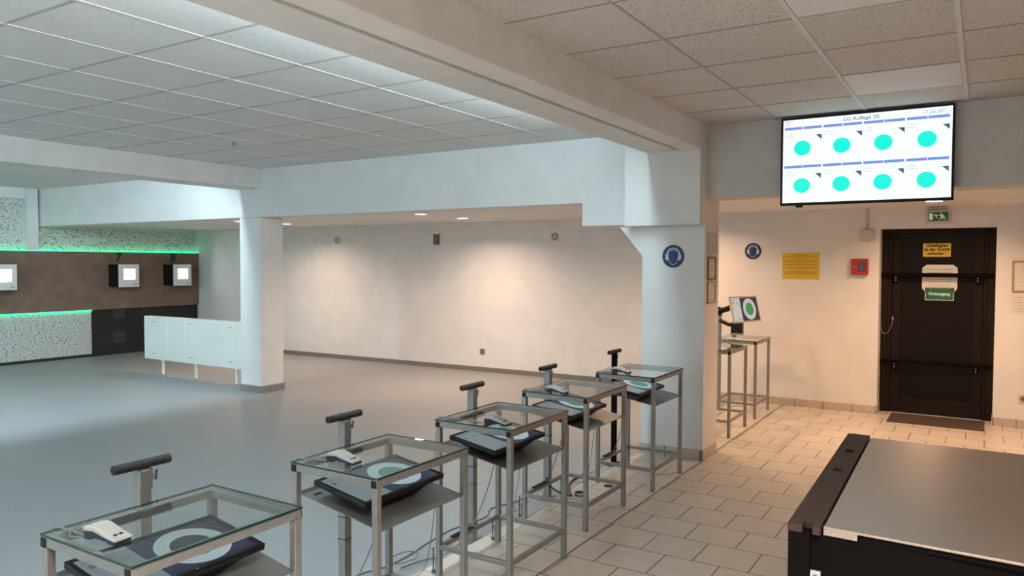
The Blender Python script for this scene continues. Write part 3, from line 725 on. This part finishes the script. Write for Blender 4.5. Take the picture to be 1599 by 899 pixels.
TABS = [  # x of the right side, y of the near side
    (-1.905, 1.145, 'nearest glass-topped grey steel table, cut off by the bottom of the picture'),
    (-1.912, 2.110, 'second glass-topped grey steel table from the front, with the bright lamp reflection in its glass'),
    (-1.930, 3.085, 'third glass-topped grey steel table from the front, middle of the row of five'),
    (-2.010, 4.080, 'fourth glass-topped grey steel table from the front, with a coiled black cable beside it'),
    (-1.965, 5.060, 'fifth glass-topped grey steel table, beside the front column with the ear protection sign'),
    (-1.985, 7.020, 'bare glass-topped steel table just behind the front column, nearer one of the two there'),
    (-2.000, 8.025, 'glass-topped steel table nearest the back wall, with the arm-mounted screen over it'),
]
tabs = []
proto = make_table(TABS[0][2]); 
full = proto; add_shelf(full)
bare = make_table(TABS[5][2])
for i, (xr, y0, lab) in enumerate(TABS):
    if i == 0: o = full
    elif i < 5: o = copy_tree(full)
    elif i == 5: o = bare
    else: o = copy_tree(bare)
    o['label'] = lab
    o.location = (xr - TWX / 2, y0 + TLY / 2, 0)
    tabs.append(o)

# ---------------------------------------------------------------- monitors
MLEN, MDEP, MTH = 0.497, 0.284, 0.030
def make_monitor(name, label, cat_bezel, centre, ringm, panelm, bgm, group):
    """local x: to the viewer's right, y: up the screen, z: out of the screen; origin at the middle of the back"""
    t = thing(name, label, 'monitor', group=group)
    L, D = MLEN, MDEP
    h = MB().prism([(-L / 2 + 0.02, -D / 2 + 0.02), (L / 2 - 0.02, -D / 2 + 0.02), (L / 2 - 0.02, D / 2 - 0.02), (-L / 2 + 0.02, D / 2 - 0.02)], 0.0, 0.012, M['black'])
    h.box(-L / 2, L / 2, -D / 2, D / 2, 0.008, MTH - 0.004, cat_bezel)
    h.build('housing', t, bevel=0.005)
    dz = -0.050 if cat_bezel is M['black'] else -0.02
    vs = [(-0.225, -0.125, 0.008), (0.225, -0.125, 0.008), (0.225, 0.125, 0.008), (-0.225, 0.125, 0.008), (-0.13, -0.085, dz), (0.13, -0.085, dz), (0.13, 0.085, dz), (-0.13, 0.085, dz)]
    MB().add(vs, [(0, 1, 2, 3), (7, 6, 5, 4), (0, 4, 5, 1), (1, 5, 6, 2), (2, 6, 7, 3), (3, 7, 4, 0)], M['black']).build('rear_body', t, bevel=0.006)  # width and taper chosen to deepen the shade on the table shelf
    bz = MB(); w = 0.016; a, b_ = MTH - 0.004, MTH
    bz.box(-L / 2, L / 2, D / 2 - w, D / 2, a, b_, cat_bezel).box(-L / 2, L / 2, -D / 2, -D / 2 + w, a, b_, cat_bezel)
    bz.box(-L / 2, -L / 2 + w, -D / 2 + w, D / 2 - w, a, b_, cat_bezel).box(L / 2 - w, L / 2, -D / 2 + w, D / 2 - w, a, b_, cat_bezel)
    bz.build('bezel', t, bevel=0.002)
    z = MTH - 0.0035
    sc = MB().box(-L / 2 + w, L / 2 - w, -D / 2 + w, D / 2 - w, z - 0.002, z, bgm).build('screen', t)
    q = MB()
    xl = -L / 2 + w; pw = (L - 2 * w) * 0.34
    q.box(xl, xl + pw, -D / 2 + w, D / 2 - w, z, z + 0.0004, panelm)
    cx = xl + pw + (L - 2 * w - pw) / 2; R = (D - 2 * w) * 0.46
    q.disc(cx, 0, R, z, z + 0.0004, ringm, 56)
    for rr in (0.88, 0.76):
        q.ring(cx, 0, R * rr - 0.0006, R * rr + 0.0006, z + 0.0004, z + 0.0006, M['s_ringline'], 56)
    q.disc(cx, 0, R * 0.60, z + 0.0004, z + 0.0008, centre, 48)
    q.build('target_graphic', sc)
    q = MB()
    for k, (px, py, ww, hh) in enumerate(((0.03, 0.105, 0.05, 0.006), (0.10, 0.105, 0.04, 0.005), (0.03, 0.07, 0.018, 0.022), (0.09, 0.075, 0.03, 0.006), (0.095, 0.06, 0.05, 0.005), (0.09, -0.105, 0.06, 0.006), (0.04, -0.115, 0.03, 0.005))):
        q.box(xl + px - 0.01, xl + px - 0.01 + ww, py - hh / 2, py + hh / 2, z + 0.0004, z + 0.0007, M['s_line'])
    q.build('screen_text', sc)
    MB().disc(0, -D / 2 + w / 2, 0.004, MTH, MTH + 0.0006, M['white_plastic'], 12, ry=0.003).build('logo', t)
    return t
slope = math.degrees(math.atan2(0.688 - 0.612, TWX - 0.006))
MON = [(2.0, 0.310, 's_dark', 'black monitor on the shelf of the nearest table, dark disc inside a white ring'),
       (-0.0, 0.358, 's_green', 'black monitor on the shelf of the second table, green disc inside a white ring'),
       (0, 0.350, 's_green', 'black monitor lying on the sloping shelf of the third table'),
       (0, 0.345, 's_green', 'black monitor lying on the sloping shelf of the fourth table'),
       (0, 0.345, 's_green', 'black monitor lying on the shelf of the fifth table beside the column')]
mp = {}
for i, (rz, yc, cm, lab) in enumerate(MON):
    if cm not in mp:
        o = mp[cm] = make_monitor('table_monitor', lab, M['black'], M[cm], M['s_ring'], M['s_panel'], M['s_bg'], 'monitors on the shelves under the glass table tops')
    else:
        o = copy_tree(mp[cm])
    o['label'] = lab
    xr, y0, _ = TABS[i]
    # screen right = +Y, screen up = -X (rising), out = up
    a = math.radians(slope)
    right = Vector((0, 1, 0)); up = Vector((-math.cos(a), 0, math.sin(a))); out = right.cross(up)
    cxl = (xr - 0.300) * 0.964
    mw = Matrix(((right.x, up.x, out.x, cxl), (right.y, up.y, out.y, (y0 + yc) * 0.964), (right.z, up.z, out.z, 0.7005), (0, 0, 0, 1)))
    o.matrix_world = mw
    o.location = mw.translation
    o.rotation_euler = mw.to_euler()

# ---------------------------------------------------------------- keypads on the glass
def make_keypad(label):
    """local x runs from the high rear end (-) to the low front end (+)"""
    t = thing('control_keypad', label, 'keypad', group='white control keypads on the glass table tops')
    w = 0.041
    base = [(-0.098, 0.0), (-0.060, 0.0), (-0.045, 0.010), (0.045, 0.006), (0.060, 0.0), (0.098, 0.0), (0.100, 0.010), (0.06, 0.016), (-0.03, 0.030), (-0.098, 0.026)]
    MB().prism(base, -w + 0.003, w - 0.003, M['navy'], 'y').build('base', t, bevel=0.002)
    shell = [(-0.102, 0.026), (-0.035, 0.030), (0.05, 0.016), (0.103, 0.010), (0.105, 0.018), (0.05, 0.028), (-0.030, 0.046), (-0.06, 0.047), (-0.100, 0.040)]
    MB().prism(shell, -w, w, M['white_plastic'], 'y').build('shell', t, bevel=0.004)
    ang = math.degrees(math.atan2(0.018, 0.08)); mtx = Matrix.Translation((-0.03, 0, 0.0462)) @ Matrix.Rotation(math.radians(ang), 4, 'Y')
    bt = MB()
    for by in (-0.012, 0.012):
        bt.box(0.095, 0.107, by - 0.008, by + 0.008, 0.0 , 0.0022, M['inkdark'], mtx)
    bt.build('button', t)
    ic = MB()
    for r in range(4):
        for c in range(3):
            ic.box(0.01 + r * 0.020, 0.016 + r * 0.020, -0.020 + c * 0.018, -0.014 + c * 0.018, 0.0, 0.0008, M['ink'], mtx)
    ic.build('printed_symbols', t)
    pts = [(-0.10, 0.0, 0.034), (-0.125, 0.004, 0.040), (-0.155, 0.0, 0.036), (-0.178, -0.02, 0.022), (-0.182, -0.045, 0.008), (-0.16, -0.055, 0.003), (-0.13, -0.04, 0.003), (-0.115, -0.03, 0.003)]
    MB().tube(pts, 0.0022, M['cable'], 6).build('cord_loop', t, smooth=True)
    return t
KP = [(-2.150, 1.222, 6, 'white wired keypad on the glass of the nearest table'),
      (-2.180, 2.215, 2, 'white wired keypad on the glass of the second table from the front'),
      (-2.052, 3.155, -3, 'white wired keypad on the glass of the third table, near its front edge'),
      (-2.245, 4.130, -4, 'white wired keypad on the glass of the fourth table'),
      (-2.262, 5.150, -3, 'white wired keypad on the glass of the fifth table beside the column')]
kp = None
for x, y, rz, lab in KP:
    if kp is None: o = kp = make_keypad(lab)
    else: o = copy_tree(kp)
    o['label'] = lab; o.scale = (0.68, 0.72, 0.9); o.location = (x, y, TZ + 0.0085); o.rotation_euler = (0, 0, math.radians(rz))

# ---------------------------------------------------------------- rifle rests
def make_rest(label, post, foam, hgt=0.893, w=0.044):
    t = thing('rifle_rest_stand', label, 'rest stand', group='rifle rest stands beside the tables')
    h = w / 2
    MB().box(-h, h, -h, h, 0.008, hgt, post).build('post', t, bevel=0.003)
    MB().box(-h - 0.02, h + 0.004, -0.07, 0.07, 0.0, 0.008, post).build('foot_plate', t)
    for z in (0.10, 0.335, 0.44, 0.555):
        MB().box(-h - 0.0008, h + 0.0008, -h - 0.0008, h + 0.0008, z, z + 0.004, M['black']).build('tape_band', t)
    c = MB().box(-0.012, 0.012, h, h + 0.010, hgt - 0.075, hgt + 0.006, post).tube([(0, h - 0.002, hgt - 0.035), (0, h + 0.016, hgt - 0.035)], 0.014, post, 12)
    c.build('clamp', t)
    s = MB().tube([(0, h + 0.012, hgt - 0.035), (0.004, h + 0.030, hgt - 0.030)], 0.003, M['darkzinc'], 8).tube([(0.0, h + 0.030, hgt - 0.048), (0.006, h + 0.030, hgt - 0.012)], 0.004, M['darkzinc'], 8)
    s.build('thumbscrew', t)
    b = MB().tube([(0, -0.105, hgt + 0.018), (0, 0.105, hgt + 0.018)], 0.0165, foam, 20)
    fo = b.build('foam_bar', t, smooth=True)
    MB().tube([(0, -0.1056, hgt + 0.018), (0, -0.1052, hgt + 0.018)], 0.010, M['hole'], 16).tube([(0, 0.1052, hgt + 0.018), (0, 0.1056, hgt + 0.018)], 0.010, M['hole'], 16).build('bar_hollow_dark', fo)  # dark end discs stand in for the shade inside the hollow bar
    return t
r1 = make_rest('grey rest stand with black foam bar behind the nearest table', M['steel'], M['foam'])
RS = [(-2.520, 1.56, r1, 'grey rest stand with black foam bar behind the nearest table'),
      (-2.520, 2.56, None, 'grey rest stand with black foam bar behind the second table from the front')]
for i, (x, y, o, lab) in enumerate(RS):
    if o is None: o = copy_tree(r1)
    o['label'] = lab; o.location = (x, y, 0)
r3 = make_rest('grey rest stand with brown foam bar behind the third table', M['steel'], M['foam_brown'])
r3.location = (-2.520, 3.60, 0)
r4 = copy_tree(r3); r4['label'] = 'grey rest stand with brown foam bar behind the fourth table'; r4.location = (-2.535, 4.53, 0)
r5 = make_rest('black rest stand with brown foam bar behind the fifth table', M['blackmetal'], M['foam_brown'], 0.900, 0.038)
r5.location = (-2.515, 5.59, 0)

# ---------------------------------------------------------------- arm-mounted screen over the last table
pY = 8.36; pX = -2.50
st = thing('screen_arm_stand', 'grey post with black jointed arm carrying the screen near the back wall', 'screen stand', (pX, pY, 0))
MB().box(-0.024, 0.024, -0.024, 0.024, 0.004, 1.05, M['steel']).build('post', st, bevel=0.003)
MB().box(-0.05, 0.05, -0.07, 0.07, 0.0, 0.004, M['steel']).build('foot_plate', st)
MB().box(-0.03, 0.03, -0.03, 0.03, 1.05, 1.075, M['black']).build('cap', st, bevel=0.004)
MB().tube([(0.0, -0.03, 1.08), (0.0, 0.0, 1.14)], 0.022, M['black'], 12).build('joint', st, smooth=True)
MB().tube([(-0.02, 0.0, 1.09), (0.10, 0.0, 1.13), (0.20, -0.05, 1.19)], 0.030, M['black'], 12).build('upper_arm', st, smooth=True)
MB().tube([(0.02, -0.03, 1.00), (0.12, -0.05, 0.96), (0.24, -0.06, 0.95)], 0.022, M['black'], 12).build('lower_arm', st, smooth=True)
MB().box(0.16, 0.28, -0.10, -0.02, 0.87, 0.985, M['black']).build('arm_box', st, bevel=0.006)
MB().box(0.155, 0.285, -0.105, -0.015, 0.855, 0.872, M['base_grey']).build('arm_box_base', st, bevel=0.003)
am = make_monitor('arm_monitor', 'tilted screen with green disc on a jointed arm over the rearmost table', M['ivory'], M['s2_green'], M['s2_ring'], M['s2_ring'], M['s2_bg'], None)
az = math.radians(-19); el = math.radians(14)
out = Vector((math.cos(az) * math.cos(el), math.sin(az) * math.cos(el), math.sin(el)))
right = Vector((-math.sin(az), math.cos(az), 0)); up = out.cross(right)
ctr = Vector((-2.19, 8.20, 1.135)) 
am.matrix_world = Matrix(((right.x, up.x, out.x, ctr.x), (right.y, up.y, out.y, ctr.y), (right.z, up.z, out.z, ctr.z), (0, 0, 0, 1)))
_mw = am.matrix_world.copy(); am.location = ctr; am.rotation_euler = _mw.to_euler(); am.scale = (1.0, 1.0, 1.0)
# papers and clips on the glass of the rear table
tag(MB().box(-0.06, 0.06, -0.05, 0.05, 0, 0.004, M['paper']).box(-0.02, 0.02, -0.02, 0.02, 0.004, 0.03, M['darkzinc']).build('clamp_base', None, (-2.30, 8.25, TZ + 0.009), bevel=0.001), 'small metal clamp base lying on the glass of the rearmost table', 'clamp')

# ---------------------------------------------------------------- foot clamps
def make_clamp(label):
    t = thing('foot_clamp', label, 'clamp', group='small screw clamps at the feet of the tables')
    d = M['darkzinc']
    MB().box(-0.024, 0.0, -0.006, 0.006, 0.004, 0.012, d).box(-0.002, 0.006, -0.006, 0.006, 0.004, 0.09, d).box(-0.024, 0.0, -0.006, 0.006, 0.082, 0.09, d).build('clamp_frame', t, bevel=0.001)
    MB().tube([(-0.018, 0, 0.02), (-0.018, 0, 0.14)], 0.004, d, 8).build('screw', t, smooth=True)
    MB().tube([(-0.018, -0.014, 0.138), (-0.018, 0.014, 0.138)], 0.003, d, 8).disc(-0.018, 0, 0.010, 0.013, 0.02, d, 14).build('handle', t)
    return t
k0 = None
for i, word in ((1, 'second'), (2, 'third'), (3, 'fourth')):
    xr, y0, _ = TABS[i]; xl = xr - TWX
    for e, yy, wd in ((0, y0 + 0.0135, 'near'), (1, y0 + TLY - 0.0135, 'far')):
        lab = 'small dark screw clamp at the %s inner foot of the %s table' % (wd, word)
        if k0 is None: o = k0 = make_clamp(lab)
        else: o = copy_tree(k0)
        o['label'] = lab; o.location = (xl - 0.0075, yy, 0.0)

# ---------------------------------------------------------------- cables
def smooth_pts(P, n=8):
    P = [Vector(p) for p in P]; out = []
    for i in range(len(P) - 1):
        p0 = P[max(i - 1, 0)]; p1 = P[i]; p2 = P[i + 1]; p3 = P[min(i + 2, len(P) - 1)]
        for k in range(n):
            t = k / n
            out.append(0.5 * ((2 * p1) + (-p0 + p2) * t + (2 * p0 - 5 * p1 + 4 * p2 - p3) * t * t + (-p0 + 3 * p1 - 3 * p2 + p3) * t ** 3))
    return out + [P[-1]]
def cable(P, r, m, label, group):
    return tag(MB().tube(smooth_pts(P), r, m, 6).build('cable', smooth=True), label, 'cable', group)
words = ['nearest', 'second', 'third', 'fourth', 'fifth']
for i in range(5):
    xr, y0, _ = TABS[i]; xl = xr - TWX
    ye = y0 + TLY
    cable([(xl + 0.05, ye - 0.05, 0.655), (xl + 0.03, ye - 0.06, 0.52), (xl + 0.01, ye - 0.15, 0.30), (xl - 0.012, ye - 0.28, 0.13), (xl - 0.07, ye - 0.40, 0.04), (-2.575, ye - 0.50, 0.006), (-2.60, ye - 0.62, 0.005)], 0.0028, M['cable'],
          'thin grey cable drooping from the shelf of the %s table to the floor' % words[i], 'thin cables hanging from the tables')
    kx, ky = KP[i][0] - 0.078, KP[i][1] - 0.022
    gx = xl - 0.012
    cable([(kx, ky, TZ + 0.0115), (gx + 0.02, y0 + 0.05, TZ + 0.0125), (gx, y0 + 0.04, TZ + 0.006), (gx - 0.008, y0 + 0.035, 0.76), (gx - 0.02, y0 + 0.03, 0.60), (gx - 0.014, y0 + 0.03, 0.40), (gx - 0.04, y0 + 0.02, 0.15), (gx - 0.05, y0 - 0.03, 0.02), (gx - 0.09, y0 - 0.12, 0.004)], 0.0022, M['cable'],
          'keypad cord running down the inner leg of the %s table' % words[i], 'keypad cords down the table legs')
def floor_run(seed, x, y0, y1, amp, r, m, label):
    rnd = random.Random(seed); P = []; y = y0
    while y < y1:
        P.append((x + rnd.uniform(-amp, amp), y, r + 0.001)); y += rnd.uniform(0.16, 0.3)
    cable(P, r, m, label, 'cables lying on the grey floor along the tables')
floor_run(1, -2.70, 1.9, 4.8, 0.035, 0.004, M['cable'], 'grey cable winding along the vinyl floor next to the tiles')
#floor_run(5, -2.78, 2.3, 4.4, 0.05, 0.003, M['cable'], 'thin grey cable on the vinyl floor, farther from the tiles')
#floor_run(9, -2.60, 2.75, 3.5, 0.02, 0.0045, M['cablebk'], 'short black cable on the vinyl floor between second and third table')
def loop(cx, cy, rx, ry, r, m, label, n=14, z=0.014):
    P = [(cx + rx * math.cos(2 * PI * k / n), cy + ry * math.sin(2 * PI * k / n), z + 0.0004 * k) for k in range(n + 1)]
    cable(P, r, m, label, None)
loop(-2.66, 3.15, 0.06, 0.10, 0.003, M['cable'], 'loop of grey cable on the floor between the second and third table')
t4x = TABS[3][0] - TWX
cable([(t4x - 0.03, 4.45, 0.17), (t4x - 0.03, 4.50, 0.10), (t4x + 0.00, 4.60, 0.03), (t4x + 0.06, 4.65, 0.008), (t4x + 0.0, 4.74, 0.008), (t4x - 0.10, 4.95, 0.008), (t4x - 0.11, 5.25, 0.008)], 0.006, M['cablebk'], 'thick black cable hanging off the stretcher of the fourth table', None)
cp = []
for k in range(37):
    a = k * 2 * PI / 24; rr = 0.036 + 0.0006 * (k % 24); cp.append((t4x + 0.11 + rr * math.cos(a), 4.70 + rr * math.sin(a), 0.006 + 0.00045 * k))
tag(MB().tube(cp, 0.005, M['cablebk'], 6).build('cable_coil', smooth=True), 'small coil of black cable on the tiles behind the fourth table', 'cable')
tag(MB().disc(0, 0, 0.035, 0.001, 0.004, M['black'], 20).build('floor_cap', None, (-2.3, 5.02, 0)), 'small round black cap lying on the edge tiles before the fifth table', 'cap')
